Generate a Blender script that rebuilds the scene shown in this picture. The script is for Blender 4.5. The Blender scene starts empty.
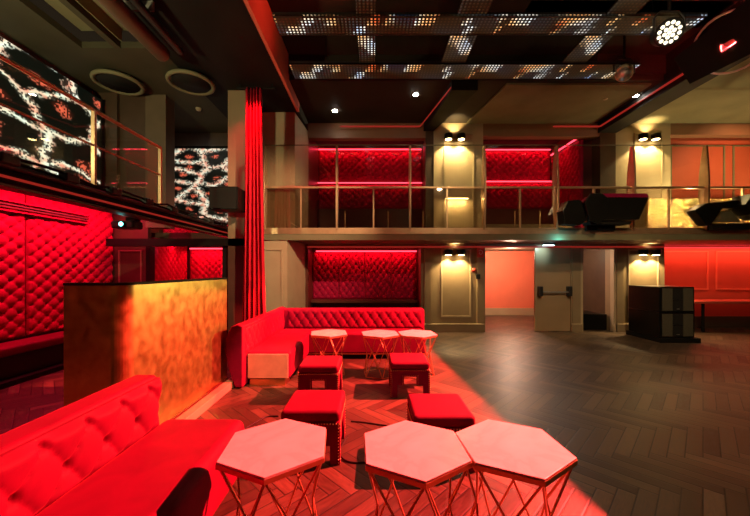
import bpy, bmesh, math, random
import numpy as np
from mathutils import Vector, Matrix
random.seed(4)
PI = math.pi
sc = bpy.context.scene
COL = sc.collection

# ------------------------------------------------------------------ camera, world, exposure, large lights
cam = bpy.data.objects.new('camera', bpy.data.cameras.new('camera'))
COL.objects.link(cam)
cam.location = (0, 0, 1.52)
cam.rotation_euler = (PI/2, 0, 0)
cam.data.sensor_width = 36
cam.data.lens = 330/750*36
cam.data.shift_y = 12/750
cam.data.shift_x = 2/750
cam.data.clip_start = .05
sc.camera = cam
sc.view_settings.view_transform = 'Standard'
sc.view_settings.look = 'None'
sc.view_settings.gamma = 1
sc.view_settings.exposure = .6
sc.view_settings.use_curve_mapping = False
sc.cycles.sample_clamp_indirect = 3
sc.cycles.max_bounces = 7
sc.cycles.caustics_reflective = False
sc.cycles.caustics_refractive = False
w = bpy.data.worlds.new('world'); sc.world = w; w.use_nodes = True
w.node_tree.nodes['Background'].inputs[0].default_value = (.9, .62, .35, 1)
w.node_tree.nodes['Background'].inputs[1].default_value = .012

def aim(o, loc, to):
    o.location = loc
    o.rotation_euler = (Vector(to)-Vector(loc)).to_track_quat('-Z', 'Y').to_euler()
def spot(loc, to, power, color, angle, blend=.3, r=.03):
    d = bpy.data.lights.new('spot_lamp', 'SPOT'); d.energy = power; d.color = color
    d.spot_size = math.radians(angle); d.spot_blend = blend; d.shadow_soft_size = r
    o = bpy.data.objects.new('spot_lamp', d); COL.objects.link(o); aim(o, loc, to); return o
def area(loc, to, power, color, sx, sy, spread=180):
    d = bpy.data.lights.new('area_lamp', 'AREA'); d.energy = power; d.color = color
    d.shape = 'RECTANGLE'; d.size = sx; d.size_y = sy; d.spread = math.radians(spread)
    o = bpy.data.objects.new('area_lamp', d); COL.objects.link(o); aim(o, loc, to); return o
def point(loc, power, color, r=.05):
    d = bpy.data.lights.new('point_lamp', 'POINT'); d.energy = power; d.color = color; d.shadow_soft_size = r
    o = bpy.data.objects.new('point_lamp', d); COL.objects.link(o); o.location = loc; return o

RED = (1, .02, .06)
KEY = (5.05, 4.6, 4.75)
spot(KEY, (-.6, 2.6, 0), 14000, (1, .058, .05), 112, .05, .0015)            # red stage light (its fixture is built below)
# wash lamps without fixtures, most of them added to brighten one part
spot((2.6, 1.2, 4.7), (4.0, 5.5, 0), 260, (1, .72, .42), 120, 1, .05)  # general warm fill added over the dance floor
spot((1.3, 6.98, 2.1), (-1.93, 3.3, .75), 330, (1, .74, .26), 36, 1, .02)  # on the gold booth
spot((-2.2, -1.2, 4.2), (-2.2, 2.56, .8), 160, (1, .30, .10), 24, 1, .05)      # added behind the camera to brighten the booth front
spot((3.5, 3.0, 4.7), (6.0, 8.0, .2), 260, (1, .66, .34), 60, 1, .1)
spot((.6, 3.2, 4.3), (-2.2, 7.1, 1.8), 900, (1, .64, .37), 56, 1, .02)     # added to brighten the pale pier and column
spot((.4, .9, 4.6), (-1.4, 4.33, .18), 1500, (1, .30, .16), 12, .8, .03)     # on the chaise end
spot((-4.0, 2.0, 3.0), (-3.7, 3.6, 4.95), 260, (1, .9, .48), 150, 1, .1)    # unseen uplight added to lift the gallery ceiling
area((-2.1, 5.75, 4.75), (-2.12, 6.08, 1.5), 19, RED, .5, .08, 110)        # down the curtain
spot((-1.95, 5.9, .9), (-2.15, 6.08, 3.6), 15, RED, 80, 1, .05)            # up the curtain
spot((.2, 4.9, 5.3), (-1.63, 4.2, 5.4), 60, (1, .10, .05), 88, 1, .05)   # on the beam face
# LED strips (each behind its lip; strips themselves are built below)
area((-4.75, 3.7, 2.70), (-5.2, 3.7, 1.2), 105, (1, .03, .10), 5.6, .05)              # left wall
area((-.2, 8.60, 2.0), (-.2, 8.72, 1.0), 9, RED, 2.6, .04)                 # lower back recess
area((-3.5, 8.02, 2.0), (-3.5, 8.16, 1.2), 12, RED, 1.9, .04)              # left lower recess
area((-4.0, 7.9, 2.66), (-4.0, 8.15, 2.45), 3, RED, 2.4, .03)
area((-4.45, 7.5, 2.1), (-4.56, 7.5, 1.2), 8, RED, .04, 1.2)
area((-.1, 9.55, 5.02), (-.1, 9.66, 4.2), 8, RED, 3.0, .04)                # upper recess one
area((-.1, 9.48, 4.0), (-.1, 9.56, 3.4), 4, RED, 3.0, .04)
area((4.0, 9.55, 5.02), (4.0, 9.66, 4.2), 7, RED, 2.4, .04)
area((5.08, 8.9, 4.85), (5.2, 8.9, 4.0), 3, RED, .04, 1.2)
area((4.0, 9.48, 4.03), (4.0, 9.56, 3.4), 3.5, RED, 2.4, .04)
area((9.3, 8.4, 2.1), (9.3, 8.75, 1.1), 20, (1, .2, .10), 3.8, .06)       # right red niche
spot((8.9, 6.6, 5.0), (8.9, 8.9, 3.6), 130, (1, .45, .2), 90, 1, .05)      # right upper wall
for q in ((7.3, 7.6, 3.15), (8.3, 7.5, 2.6), (9.3, 7.6, 3.1)): point(q, 38, (1, .76, .36), .05)  # unseen lamps added to make the gold reflector sparkle
point((4.0, 9.6, 1.9), 110, (1, .62, .42), .12)                            # corridor lamp
point((5.55, 8.9, 1.9), 2.2, (1, .72, .4), .06)                              # unseen lamp added to lift the dark closet

# ------------------------------------------------------------------ materials
def lin(c):
    return tuple((x/255/12.92) if x/255 <= .04045 else ((x/255+.055)/1.055)**2.4 for x in c)
class NT:
    def __init__(s, name):
        s.m = bpy.data.materials.new(name); s.m.use_nodes = True
        s.t = s.m.node_tree; s.b = s.t.nodes['Principled BSDF']; s.out = s.t.nodes['Material Output']
    def n(s, typ, **kw):
        x = s.t.nodes.new(typ)
        for k, v in kw.items(): setattr(x, k, v)
        return x
    def link(s, a, b): s.t.links.new(a, b)
    def put(s, inp, v):
        if isinstance(v, (int, float)): inp.default_value = v
        elif isinstance(v, tuple): inp.default_value = (*v, 1) if len(v) == 3 and inp.type == 'RGBA' else v
        else: s.link(v, inp)
    def math(s, op, a, b=0, c=0):
        x = s.n('ShaderNodeMath', operation=op)
        s.put(x.inputs[0], a); s.put(x.inputs[1], b); s.put(x.inputs[2], c)
        return x.outputs[0]
    def obj(s):
        return s.n('ShaderNodeTexCoord').outputs['Object']
    def sep(s, v):
        x = s.n('ShaderNodeSeparateXYZ'); s.link(v, x.inputs[0]); return x.outputs
    def comb(s, a, b, c=0):
        x = s.n('ShaderNodeCombineXYZ'); s.put(x.inputs[0], a); s.put(x.inputs[1], b); s.put(x.inputs[2], c); return x.outputs[0]
    def noise(s, v, scale, detail=3, dist=0, rough=.5):
        x = s.n('ShaderNodeTexNoise'); s.link(v, x.inputs['Vector']); x.inputs['Scale'].default_value = scale
        x.inputs['Detail'].default_value = detail; x.inputs['Distortion'].default_value = dist; x.inputs['Roughness'].default_value = rough
        return x.outputs['Fac']
    def ramp(s, f, stops, interp='LINEAR'):
        x = s.n('ShaderNodeValToRGB'); s.put(x.inputs[0], f); r = x.color_ramp; r.interpolation = interp
        while len(r.elements) < len(stops): r.elements.new(.5)
        for e, (p, c) in zip(r.elements, stops): e.position = p; e.color = (*c, 1)
        return x.outputs[0]
    def mix(s, f, a, b, typ='MIX'):
        x = s.n('ShaderNodeMix', data_type='RGBA', blend_type=typ)
        s.put(x.inputs[0], f); s.put(x.inputs[6], a); s.put(x.inputs[7], b); return x.outputs[2]
    def bump(s, h, strength=.3, dist=.01):
        x = s.n('ShaderNodeBump'); x.inputs['Strength'].default_value = strength; x.inputs['Distance'].default_value = dist
        s.link(h, x.inputs['Height']); s.link(x.outputs[0], s.b.inputs['Normal'])
    def base(s, col, rough=.5, metal=0, spec=.5):
        s.put(s.b.inputs['Base Color'], col); s.put(s.b.inputs['Roughness'], rough); s.put(s.b.inputs['Metallic'], metal)
        s.b.inputs['Specular IOR Level'].default_value = spec
    def emit(s, col, strength):
        s.put(s.b.inputs['Emission Color'], col); s.put(s.b.inputs['Emission Strength'], strength)

def plain(name, col, rough=.5, metal=0, spec=.5, var=.15, scale=6, bump=0):
    k = NT(name); v = k.obj()
    f = k.noise(v, scale, 4)
    c2 = tuple(max(0, x*(1-var)) for x in col); c1 = tuple(min(1, x*(1+var)) for x in col)
    k.base(k.ramp(f, [(.3, c2), (.7, c1)]), rough, metal, spec)
    if bump: k.bump(k.noise(v, scale*12, 3), bump, .004)
    return k.m
def glow(name, col, strength):
    k = NT(name); k.base((0, 0, 0), .6); k.emit(col, strength); return k.m
M = {}
def velvet(name, col):
    k = NT(name); v = k.obj()
    f = k.noise(v, 5, 4, .6)
    k.base(k.ramp(f, [(.3, tuple(x*.8 for x in col)), (.72, tuple(min(1, x*1.15) for x in col))]), .65, 0, .12)
    k.b.inputs['Sheen Weight'].default_value = .25; k.b.inputs['Sheen Roughness'].default_value = .4
    k.put(k.b.inputs['Sheen Tint'], (1, .08, .14))
    k.bump(k.noise(v, 260, 2), .12, .002)
    return k.m
M['velvet'] = velvet('red_velvet', (.16, .002, .03))
M['wallvelvet'] = velvet('red_wall_fabric', (.42, .006, .05))
M['curtain'] = velvet('curtain_velvet', (.55, .012, .03))
M['vinyl'] = plain('salmon_vinyl', (.62, .30, .2), .4)
M['taupe'] = plain('taupe_paint', (.26, .19, .105), .5, 0, .4, .08, 3)
M['taupe_dark'] = plain('dark_taupe_paint', (.12, .085, .05), .5, 0, .4, .1, 3)
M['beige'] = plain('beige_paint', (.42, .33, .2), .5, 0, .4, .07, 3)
M['beam'] = plain('painted_beam', (.6, .16, .1), .55, 0, .3, .1, 2)
M['black'] = plain('black_paint', (.008, .0075, .006), .7, 0, .15, .3, 2)
M['ceil'] = plain('brown_black_ceiling', (.022, .017, .010), .75, 0, .2, .2, 2)
M['olive'] = plain('olive_ceiling', (.16, .15, .08), .7, 0, .2, .15, 2)
M['blackgloss'] = plain('black_lacquer', (.006, .006, .005), .3, 0, .2, .2, 3)
M['blackcloth'] = plain('black_grille', (.015, .014, .012), .85, 0, .2, .2, 60)
M['greygrille'] = plain('olive_grille', (.075, .068, .045), .7, 0, .3, .15, 60)
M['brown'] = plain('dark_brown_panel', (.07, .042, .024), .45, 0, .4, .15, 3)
M['brownred'] = plain('oxblood_panel', (.12, .028, .018), .4, 0, .4, .1, 3)
M['terracotta'] = plain('terracotta_paint', (.42, .085, .04), .5, 0, .35, .08, 2)
M['fascia'] = plain('umber_paint', (.24, .13, .07), .5, 0, .35, .08, 2)
M['ceil_left'] = plain('olive_brown_ceiling', (.045, .04, .022), .7, 0, .2, .15, 2)
M['redpanel'] = plain('red_painted_panel', (.6, .10, .06), .5, 0, .35, .05, 2)
M['coral'] = plain('coral_paint', (.82, .2, .11), .6, 0, .3, .05, 2)
M['gold'] = plain('brass', (.72, .46, .2), .3, 1, .5, .12, 8)
M['rail'] = plain('champagne_metal', (.55, .36, .2), .35, .7, .5, .1, 6)
M['tablemetal'] = plain('gold_rod_metal', (.75, .42, .2), .3, .75, .5, .1, 20)
M['steel'] = plain('brushed_steel', (.6, .56, .5), .35, .8, .5, .1, 20)
M['doormetal'] = plain('cream_door_paint', (.38, .26, .14), .3, .15, .5, .08, 2)
M['greyblack'] = plain('charcoal_plastic', (.02, .019, .018), .4, 0, .4, .2, 10)
M['led_red'] = glow('red_led', (1, .045, .08), 2.6)
M['led_redline'] = glow('thin_red_led', (1, .05, .03), .18)
M['lampwhite'] = glow('white_lamp', (1, .93, .82), 60)
M['lampwarm'] = glow('warm_lamp', (1, .72, .32), 14)
M['parwhite'] = glow('par_lens', (1, .88, .6), 1.6)
M['cyan'] = glow('cyan_lens', (.2, 1, .9), 5)
M['tealwhite'] = glow('emergency_lens', (.5, .95, 1), 10)
M['signred'] = plain('sign_red', (.5, .05, .03), .4)
M['signwhite'] = plain('sign_white', (.8, .6, .5), .4)
M['chrome'] = plain('mirror_gold', (.9, .68, .38), .08, 1, .5, .1, 5)

def m_marble():
    k = NT('white_marble'); v = k.obj()
    f = k.noise(v, 2.4, 6, 1.0, .5)
    a = k.math('ABSOLUTE', k.math('SUBTRACT', f, .5))
    k.base(k.ramp(a, [(0, (.72, .68, .65)), (.06, (.78, .75, .72)), (.25, (.84, .81, .79))]), .22, 0, .5)
    return k.m
M['marble'] = m_marble()

def m_floor():
    k = NT('herringbone_oak'); v = k.obj()
    mp = k.n('ShaderNodeMapping'); k.link(v, mp.inputs[0])
    W = .105; n = 6.0
    mp.inputs['Rotation'].default_value = (0, 0, PI/4); mp.inputs['Scale'].default_value = (1/W, 1/W, 1)
    x, y, _ = k.sep(mp.outputs[0])
    i = k.math('FLOOR', x); j = k.math('FLOOR', y)
    t = k.math('FLOORED_MODULO', k.math('SUBTRACT', x, j), 2*n)
    hz = k.math('LESS_THAN', t, n)
    s_ = k.math('FLOORED_MODULO', k.math('SUBTRACT', y, k.math('ADD', i, 1)), 2*n)
    def sel(a, b): return k.math('ADD', k.math('MULTIPLY', a, hz), k.math('MULTIPLY', b, k.math('SUBTRACT', 1, hz)))
    along = sel(t, s_)
    cross = sel(k.math('FRACT', y), k.math('FRACT', x))
    id1 = sel(j, k.math('ADD', i, 517.3))
    id2 = sel(k.math('FLOOR', k.math('DIVIDE', k.math('SUBTRACT', x, j), 2*n)), k.math('FLOOR', k.math('DIVIDE', k.math('SUBTRACT', y, k.math('ADD', i, 1)), 2*n)))
    wn = k.n('ShaderNodeTexWhiteNoise', noise_dimensions='3D'); k.link(k.comb(id1, id2, hz), wn.inputs[0])
    gv = k.comb(k.math('MULTIPLY', along, .35), k.math('ADD', k.math('MULTIPLY', cross, 2.2), k.math('MULTIPLY', wn.outputs[0], 37)), k.math('MULTIPLY', wn.outputs[0], 11))
    grain = k.noise(gv, 2.4, 6, .8, .6)
    tone = k.ramp(wn.outputs[0], [(0, (.05, .030, .017)), (.5, (.085, .052, .030)), (1, (.135, .085, .05))])
    g2 = k.ramp(grain, [(.3, (.6, .6, .6)), (.7, (1.25, 1.25, 1.25))])
    col = k.mix(1.0, tone, g2, 'MULTIPLY')
    ec = k.math('MINIMUM', cross, k.math('SUBTRACT', 1, cross))
    ea = k.math('MINIMUM', along, k.math('SUBTRACT', n, along))
    edge = k.math('MINIMUM', ec, ea)
    gap = k.math('LESS_THAN', edge, .035)
    col = k.mix(gap, col, (.012, .008, .005))
    rgh = k.ramp(grain, [(.3, (.36, .36, .36)), (.7, (.52, .52, .52))])
    k.base(col, rgh, 0, .5)
    h = k.math('MINIMUM', k.math('MULTIPLY', edge, 9), 1)
    k.bump(h, .35, .004)
    return k.m
M['floor'] = m_floor()

def m_goldleaf():
    k = NT('gold_leaf'); v = k.obj()
    f = k.noise(v, 2.2, 6, .8, .55); g = k.noise(v, 12, 4, .3, .5)
    col = k.ramp(f, [(.25, (.42, .29, .07)), (.5, (.58, .42, .12)), (.75, (.74, .56, .19))])
    col = k.mix(.35, col, k.ramp(g, [(.3, (.42, .28, .08)), (.7, (.8, .6, .22))]))
    k.base(col, k.ramp(g, [(.3, (.3, .3, .3)), (.7, (.42, .42, .42))]), .97, .5)
    k.bump(k.noise(v, 4, 3, .4, .5), .08, .006)
    return k.m
M['goldleaf'] = m_goldleaf()

def m_glass(name, refl, tint=(.96, .98, .95), rough=.02):
    k = NT(name); t = k.t
    tr = k.n('ShaderNodeBsdfTransparent'); tr.inputs[0].default_value = (*tint, 1)
    gl = k.n('ShaderNodeBsdfGlossy'); gl.inputs['Roughness'].default_value = rough; gl.inputs[0].default_value = (1, .95, .88, 1)
    mx = k.n('ShaderNodeMixShader'); mx.inputs[0].default_value = refl
    k.link(tr.outputs[0], mx.inputs[1]); k.link(gl.outputs[0], mx.inputs[2]); k.link(mx.outputs[0], k.out.inputs[0])
    return k.m
M['glass'] = m_glass('clear_glass', .05)
M['glass_low'] = m_glass('reflective_glass', .22, (.85, .8, .72))

def m_screen(name, ax, scale, bright, red=1.0, cw=1.0, dist=.5):
    """video wall showing white cracks around red cells, drawn in small lamps"""
    k = NT(name); v = k.obj(); c = k.sep(v)
    u = c[ax]; z = c[2]
    vec = k.comb(k.math('ADD', k.math('MULTIPLY', u, .62), k.math('MULTIPLY', z, .75)), k.math('SUBTRACT', k.math('MULTIPLY', z, 1.05), k.math('MULTIPLY', u, .35)), 0)
    nz = k.n('ShaderNodeTexNoise'); k.link(vec, nz.inputs['Vector']); nz.inputs['Scale'].default_value = 2.2*scale; nz.inputs['Detail'].default_value = 5
    off = k.n('ShaderNodeVectorMath', operation='MULTIPLY_ADD'); k.link(nz.outputs['Color'], off.inputs[0]); off.inputs[1].default_value = (dist/scale, dist/scale, 0); k.link(vec, off.inputs[2])
    vo = k.n('ShaderNodeTexVoronoi', feature='DISTANCE_TO_EDGE', voronoi_dimensions='2D'); k.link(off.outputs[0], vo.inputs['Vector']); vo.inputs['Scale'].default_value = 1.15*scale
    v1 = k.n('ShaderNodeTexVoronoi', feature='F1', voronoi_dimensions='2D'); k.link(off.outputs[0], v1.inputs['Vector']); v1.inputs['Scale'].default_value = 1.15*scale
    crack = k.ramp(vo.outputs[0], [(.0, (1, 1, 1)), (.04*cw, (.7, .7, .7)), (.12*cw, (0, 0, 0))])
    blob = k.ramp(v1.outputs['Distance'], [(.0, (1, 1, 1)), (.12, (.5, .5, .5)), (.2, (0, 0, 0))])
    P = .028
    fine = k.n('ShaderNodeTexWhiteNoise', noise_dimensions='2D')
    cell = k.comb(k.math('FLOOR', k.math('DIVIDE', u, P)), k.math('FLOOR', k.math('DIVIDE', z, P)))
    k.link(cell, fine.inputs[0])
    on = 1.0
    ccol = k.ramp(k.noise(vec, 5*scale, 2), [(.35, (1, .34, .22)), (.5, (1, .78, .55)), (.68, (.9, 1, .82))])
    c1 = k.mix(1.0, crack, ccol, 'MULTIPLY')
    c2 = k.mix(1.0, blob, (.9*red, .1, .04), 'MULTIPLY')
    tot = k.mix(1.0, c1, c2, 'ADD')
    ts = k.sep(tot); on = k.math('ADD', .08, k.math('LESS_THAN', fine.outputs[0], k.math('MULTIPLY', ts[0], .95)))
    tot = k.mix(1.0, tot, (.02, .035, .024), 'ADD')
    k.base((.01, .01, .01), .3)
    k.emit(tot, k.math('MULTIPLY', on, bright))
    return k.m
M['screen'] = m_screen('video_wall_picture', 1, 1.15, .8)
M['screen2'] = m_screen('rear_video_wall_picture', 0, 1.9, .6, 1.0, 1.9, .3)

def m_mesh(name, seed):
    k = NT(name); v = k.obj(); x, y, z = k.sep(v)
    P = .05
    fx = k.math('SUBTRACT', k.math('FRACT', k.math('DIVIDE', x, P)), .5); fy = k.math('SUBTRACT', k.math('FRACT', k.math('DIVIDE', y, P)), .5)
    d = k.math('SQRT', k.math('ADD', k.math('MULTIPLY', fx, fx), k.math('MULTIPLY', fy, fy)))
    dot = k.math('LESS_THAN', d, .27)
    cx = k.math('FLOOR', k.math('DIVIDE', x, P)); cy = k.math('FLOOR', k.math('DIVIDE', y, P))
    bars = k.noise(k.comb(k.math('ADD', k.math('MULTIPLY', cx, .16), k.math('MULTIPLY', cy, .03*seed)), k.math('ADD', k.math('MULTIPLY', cy, .035), k.math('MULTIPLY', k.math('FLOOR', k.math('MULTIPLY', y, .93)), 7.3)), seed), 1.0, 2)
    hue = k.noise(k.comb(k.math('MULTIPLY', cx, .09), k.math('MULTIPLY', cy, .09), seed+3), 1.0, 1)
    col = k.ramp(hue, [(.36, (.75, .12, .03)), (.45, (1, .55, .2)), (.52, (1, .85, .6)), (.6, (.75, .85, .9)), (.68, (.35, .55, 1))])
    b = k.ramp(bars, [(.55, (.03, .03, .03)), (.61, (.75, .75, .75))])
    st = k.math('MULTIPLY', dot, k.math('MULTIPLY', b, 1.25))
    k.base((.02, .016, .008), .6, .1)
    k.emit(col, st)
    return k.m
M['ledmesh'] = m_mesh('led_strip_picture', 2)
M['ledmesh2'] = m_mesh('led_strip_picture_b', -3)

def m_sparkle():
    k = NT('sparkle_reflector_gold'); v = k.obj()
    vo = k.n('ShaderNodeTexVoronoi'); k.link(v, vo.inputs['Vector']); vo.inputs['Scale'].default_value = 9
    k.base((.95, .7, .3), .12, 1)
    x = k.n('ShaderNodeBump'); x.inputs['Strength'].default_value = 1; x.inputs['Distance'].default_value = .12
    k.link(k.noise(v, 5, 5, 1.2, .6), x.inputs['Height']); k.link(x.outputs[0], k.b.inputs['Normal'])
    return k.m
M['sparkle'] = m_sparkle()

# ------------------------------------------------------------------ mesh helpers
class MB:
    def __init__(s): s.v = []; s.f = []; s.sm = []
    def add(s, vs, fs, smooth=False):
        o = len(s.v); s.v += [tuple(p) for p in vs]; s.f += [tuple(i+o for i in f) for f in fs]; s.sm += [smooth]*len(fs); return s
    def box(s, x0, x1, y0, y1, z0, z1):
        return s.prism([(x0, y0), (x1, y0), (x1, y1), (x0, y1)], z0, z1)
    def prism(s, pts, z0, z1, axis='z'):
        a = sum(pts[i][0]*pts[(i+1) % len(pts)][1]-pts[(i+1) % len(pts)][0]*pts[i][1] for i in range(len(pts)))
        if a < 0: pts = pts[::-1]
        n = len(pts)
        def mk(p, q):
            if axis == 'z': return (p[0], p[1], q)
            if axis == 'y': return (p[0], q, p[1])      # pts = (x,z)
            return (q, p[0], p[1])                       # pts = (y,z)
        vs = [mk(p, z0) for p in pts]+[mk(p, z1) for p in pts]
        fs = [tuple(range(n))[::-1], tuple(range(n, 2*n))]+[(i, (i+1) % n, n+(i+1) % n, n+i) for i in range(n)]
        if axis == 'y': fs = [f[::-1] for f in fs]
        return s.add(vs, fs)
    def tube(s, path, r, seg=8, caps=True, closed=False):
        P = [Vector(p) for p in path]; n = len(P); vs = []; fs = []
        rr = r if isinstance(r, (list, tuple)) else [r]*n
        up = None
        for i in range(n):
            if closed: t = (P[(i+1) % n]-P[i-1]).normalized()
            else: t = (P[min(i+1, n-1)]-P[max(i-1, 0)]).normalized()
            if up is None:
                a = Vector((0, 0, 1)) if abs(t.z) < .9 else Vector((1, 0, 0)); up = t.cross(a).normalized()
            up = (up-t*up.dot(t)).normalized(); b = t.cross(up)
            for k in range(seg):
                an = 2*PI*k/seg; vs.append(P[i]+(up*math.cos(an)+b*math.sin(an))*rr[i])
        m = n if closed else n-1
        for i in range(m):
            for k in range(seg):
                j = (i+1) % n
                fs.append((i*seg+k, i*seg+(k+1) % seg, j*seg+(k+1) % seg, j*seg+k))
        s.add(vs, fs, seg > 4)
        if caps and not closed:
            s.add(vs[:seg], [tuple(range(seg))[::-1]]); s.add(vs[-seg:], [tuple(range(seg))])
        return s
    def lathe(s, prof, c=(0, 0, 0), seg=20, axis=None):
        vs = []; fs = []; n = len(prof)
        q = Vector((0, 0, 1)).rotation_difference(Vector(axis)) if axis else None
        for (r, z) in prof:
            for k in range(seg):
                a = 2*PI*k/seg; p = Vector((r*math.cos(a), r*math.sin(a), z))
                if q: p = q @ p
                vs.append(p+Vector(c))
        for i in range(n-1):
            for k in range(seg): fs.append((i*seg+k, i*seg+(k+1) % seg, (i+1)*seg+(k+1) % seg, (i+1)*seg+k))
        fs.append(tuple(range(seg))[::-1]); fs.append(tuple((n-1)*seg+k for k in range(seg)))
        return s.add(vs, fs, True)
    def ball(s, c, r, seg=8, rings=5, sz=1):
        prof = [(max(r*math.sin(PI*i/rings), 1e-4), -r*sz*math.cos(PI*i/rings)) for i in range(rings+1)]
        return s.lathe(prof, c, seg)
    def build(s, name, m, parent=None, world=True, bevel=0, seg=2, smooth=None, sub=0):
        me = bpy.data.meshes.new(name)
        off = Vector(parent.matrix_world.translation) if (parent and world and parent.parent is None) else Vector((0, 0, 0))
        if parent and world:
            off = Vector((0, 0, 0)); q = parent
            while q: off = off+q.location; q = q.parent
        me.from_pydata([tuple(Vector(p)-off) for p in s.v], [], s.f); me.update()
        for p, q in zip(me.polygons, s.sm): p.use_smooth = q if smooth is None else smooth
        me.materials.append(M[m] if isinstance(m, str) else m)
        o = bpy.data.objects.new(name, me); COL.objects.link(o)
        if parent: o.parent = parent
        if bevel:
            b = o.modifiers.new('bevel', 'BEVEL'); b.width = bevel; b.segments = seg; b.limit_method = 'ANGLE'; b.angle_limit = math.radians(40)
            if seg > 2:
                for p in me.polygons: p.use_smooth = True
                o.modifiers.new('wn', 'WEIGHTED_NORMAL')
        return o
def thing(name, label, cat, loc=(0, 0, 0), rz=0, group=None):
    o = bpy.data.objects.new(name, None); COL.objects.link(o); o.location = loc; o.rotation_euler = (0, 0, rz)
    o.empty_display_size = .1
    o['label'] = label; o['category'] = cat
    if group: o['group'] = group
    return o
def tag(o, label, cat, group=None):
    o['label'] = label; o['category'] = cat
    if group: o['group'] = group
    return o
def struct(name, mb, m, **kw):
    o = mb.build(name, m, **kw); o['kind'] = 'structure'; return o
def dup(root, loc=None, rz=None, label=None, group=None):
    def cp(o, parent):
        c = o.copy(); COL.objects.link(c)
        if parent: c.parent = parent
        for ch in [q for q in kids if q.parent == o]: cp(ch, c)
        return c
    kids = list(root.children_recursive)
    r = cp(root, None)
    if loc: r.location = loc
    if rz is not None: r.rotation_euler = (0, 0, rz)
    if label: r['label'] = label
    if group: r['group'] = group
    return r
def bx(*a): return MB().box(*a)

def tuft(o, u, v, n, W, H, sp, depth=.035, res=.022, phase=0, slant=1.0, edge=True):
    """buttoned padding: origin o, directions u (width) v (height) n (outwards)"""
    o, u, v, n = map(lambda a: np.array(a, float), (o, u, v, n))
    nu, nv = max(2, int(W/res)), max(2, int(H/res))
    U, V = np.meshgrid(np.linspace(0, W, nu+1), np.linspace(0, H, nv+1))
    a = U/sp+phase; b = V/sp*slant
    s1 = np.abs(np.sin(PI*(a+b)/1)); s2 = np.abs(np.sin(PI*(a-b)/1))
    h = (s1*s2)**.32
    # buttons sit where both creases cross
    bt = np.exp(-((s1**2+s2**2)/.10))
    h = depth*(.3+.7*h)-depth*.75*bt
    if edge:
        e = np.minimum(np.minimum(U, W-U), np.minimum(V, H-V)); h = h*np.clip(e/.04, 0, 1)
    P = o+U[..., None]*u+V[..., None]*v+h[..., None]*n
    idx = np.arange((nu+1)*(nv+1)).reshape(nv+1, nu+1)
    F = np.stack([idx[:-1, :-1], idx[:-1, 1:], idx[1:, 1:], idx[1:, :-1]], -1).reshape(-1, 4)
    if np.dot(np.cross(u, v), n) < 0: F = F[:, ::-1]
    mb = MB(); mb.add(P.reshape(-1, 3).tolist(), F.tolist(), True)
    # closing back
    t = .05
    c = [o-n*t, o+u*W-n*t, o+u*W+v*H-n*t, o+v*H-n*t]; d = [o, o+u*W, o+u*W+v*H, o+v*H]
    fs = [(3, 2, 1, 0), (0, 1, 5, 4), (1, 2, 6, 5), (2, 3, 7, 6), (3, 0, 4, 7)]
    if np.dot(np.cross(u, v), n) < 0: fs = [f[::-1] for f in fs]
    mb.add([tuple(p) for p in c+d], fs)
    return mb
def frame_mould(x0, x1, z0, z1, y, w=.035, d=.02):
    """rectangular moulding on a wall facing the camera"""
    return MB().box(x0, x1, y-d, y, z0, z0+w).box(x0, x1, y-d, y, z1-w, z1).box(x0, x0+w, y-d, y, z0+w, z1-w).box(x1-w, x1, y-d, y, z0+w, z1-w)

# ------------------------------------------------------------------ the shell
YB = 8.15; YS = 7.05; ZU = 2.16; ZF = 2.35; ZT = 5.15
struct('floor', bx(-6.2, 12.2, -2.2, 12.0, -.1, 0), 'floor')
# back wall, lower storey
wb = MB()
struct('wall_left_pier', bx(-6.2, -4.6, 6.75, 6.85, 0, 2.75), 'brown')                      # left pier with framed panel
wb.box(1.185, 2.74, YB, 8.5, 0, ZU)
wb.box(4.89, 5.11, YB, 8.5, 0, ZU)
wb.box(5.98, 7.20, YB, 8.5, 0, ZU)
wb.box(2.74, 4.89, YB, 8.5, 2.09, ZU)
wb.box(5.11, 5.98, YB, 8.5, 2.09, ZU)
wb.box(-1.605, 1.185, YB, 8.3, 2.08, ZU)
struct('wall_back', wb, 'taupe')
struct('wall_back_pilaster', MB().box(1.26, 1.42, YB-.07, YB, 0, ZU).box(2.56, 2.74, YB-.05, YB, 0, ZU).box(5.98, 6.14, YB-.06, YB, 0, ZU).box(4.9, 5.1, YB-.05, YB, 0, ZU), 'taupe')
struct('wall_recess', MB().box(-1.7, 1.3, 8.77, 8.87, 0, ZU).box(1.185, 1.25, 8.5, 8.77, 0, ZU).box(-1.7, -1.605, YB, 8.77, 0, ZU), 'brownred')
struct('wall_niche', MB().box(7.2, 12.2, 8.72, 8.8, 0, ZU).box(7.2, 7.26, 8.5, 8.72, 0, ZU), 'redpanel')
struct('wall_corridor', MB().box(1.6, 8.2, 11.1, 11.2, 0, 3).box(1.6, 2.7, 8.5, 8.6, 0, 2.6).box(1.9, 2.0, 8.6, 11.1, 0, 3).box(6.2, 6.3, 8.5, 11.1, 0, 3).box(4.9, 5.1, 8.5, 8.7, 0, ZU), 'coral')
struct('baseboard_corridor', bx(2.0, 6.2, 11.07, 11.1, 0, .24), 'beige')
struct('ceiling_corridor', bx(1.6, 8.2, 8.5, 11.2, 2.6, 2.7), 'beige')
struct('wall_closet', MB().box(5.06, 6.1, 9.5, 9.6, 0, ZU).box(5.98, 6.05, 8.5, 9.5, 0, ZU), 'brown')
# baseboards
bb = MB()
for x0, x1, yy in ((1.185, 2.74, YB-.09), (4.86, 5.13, YB-.09), (5.98, 7.2, YB-.08)): bb.box(x0, x1, yy, YB, 0, .2)
struct('baseboard_back', bb, 'taupe', bevel=.01)
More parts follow.
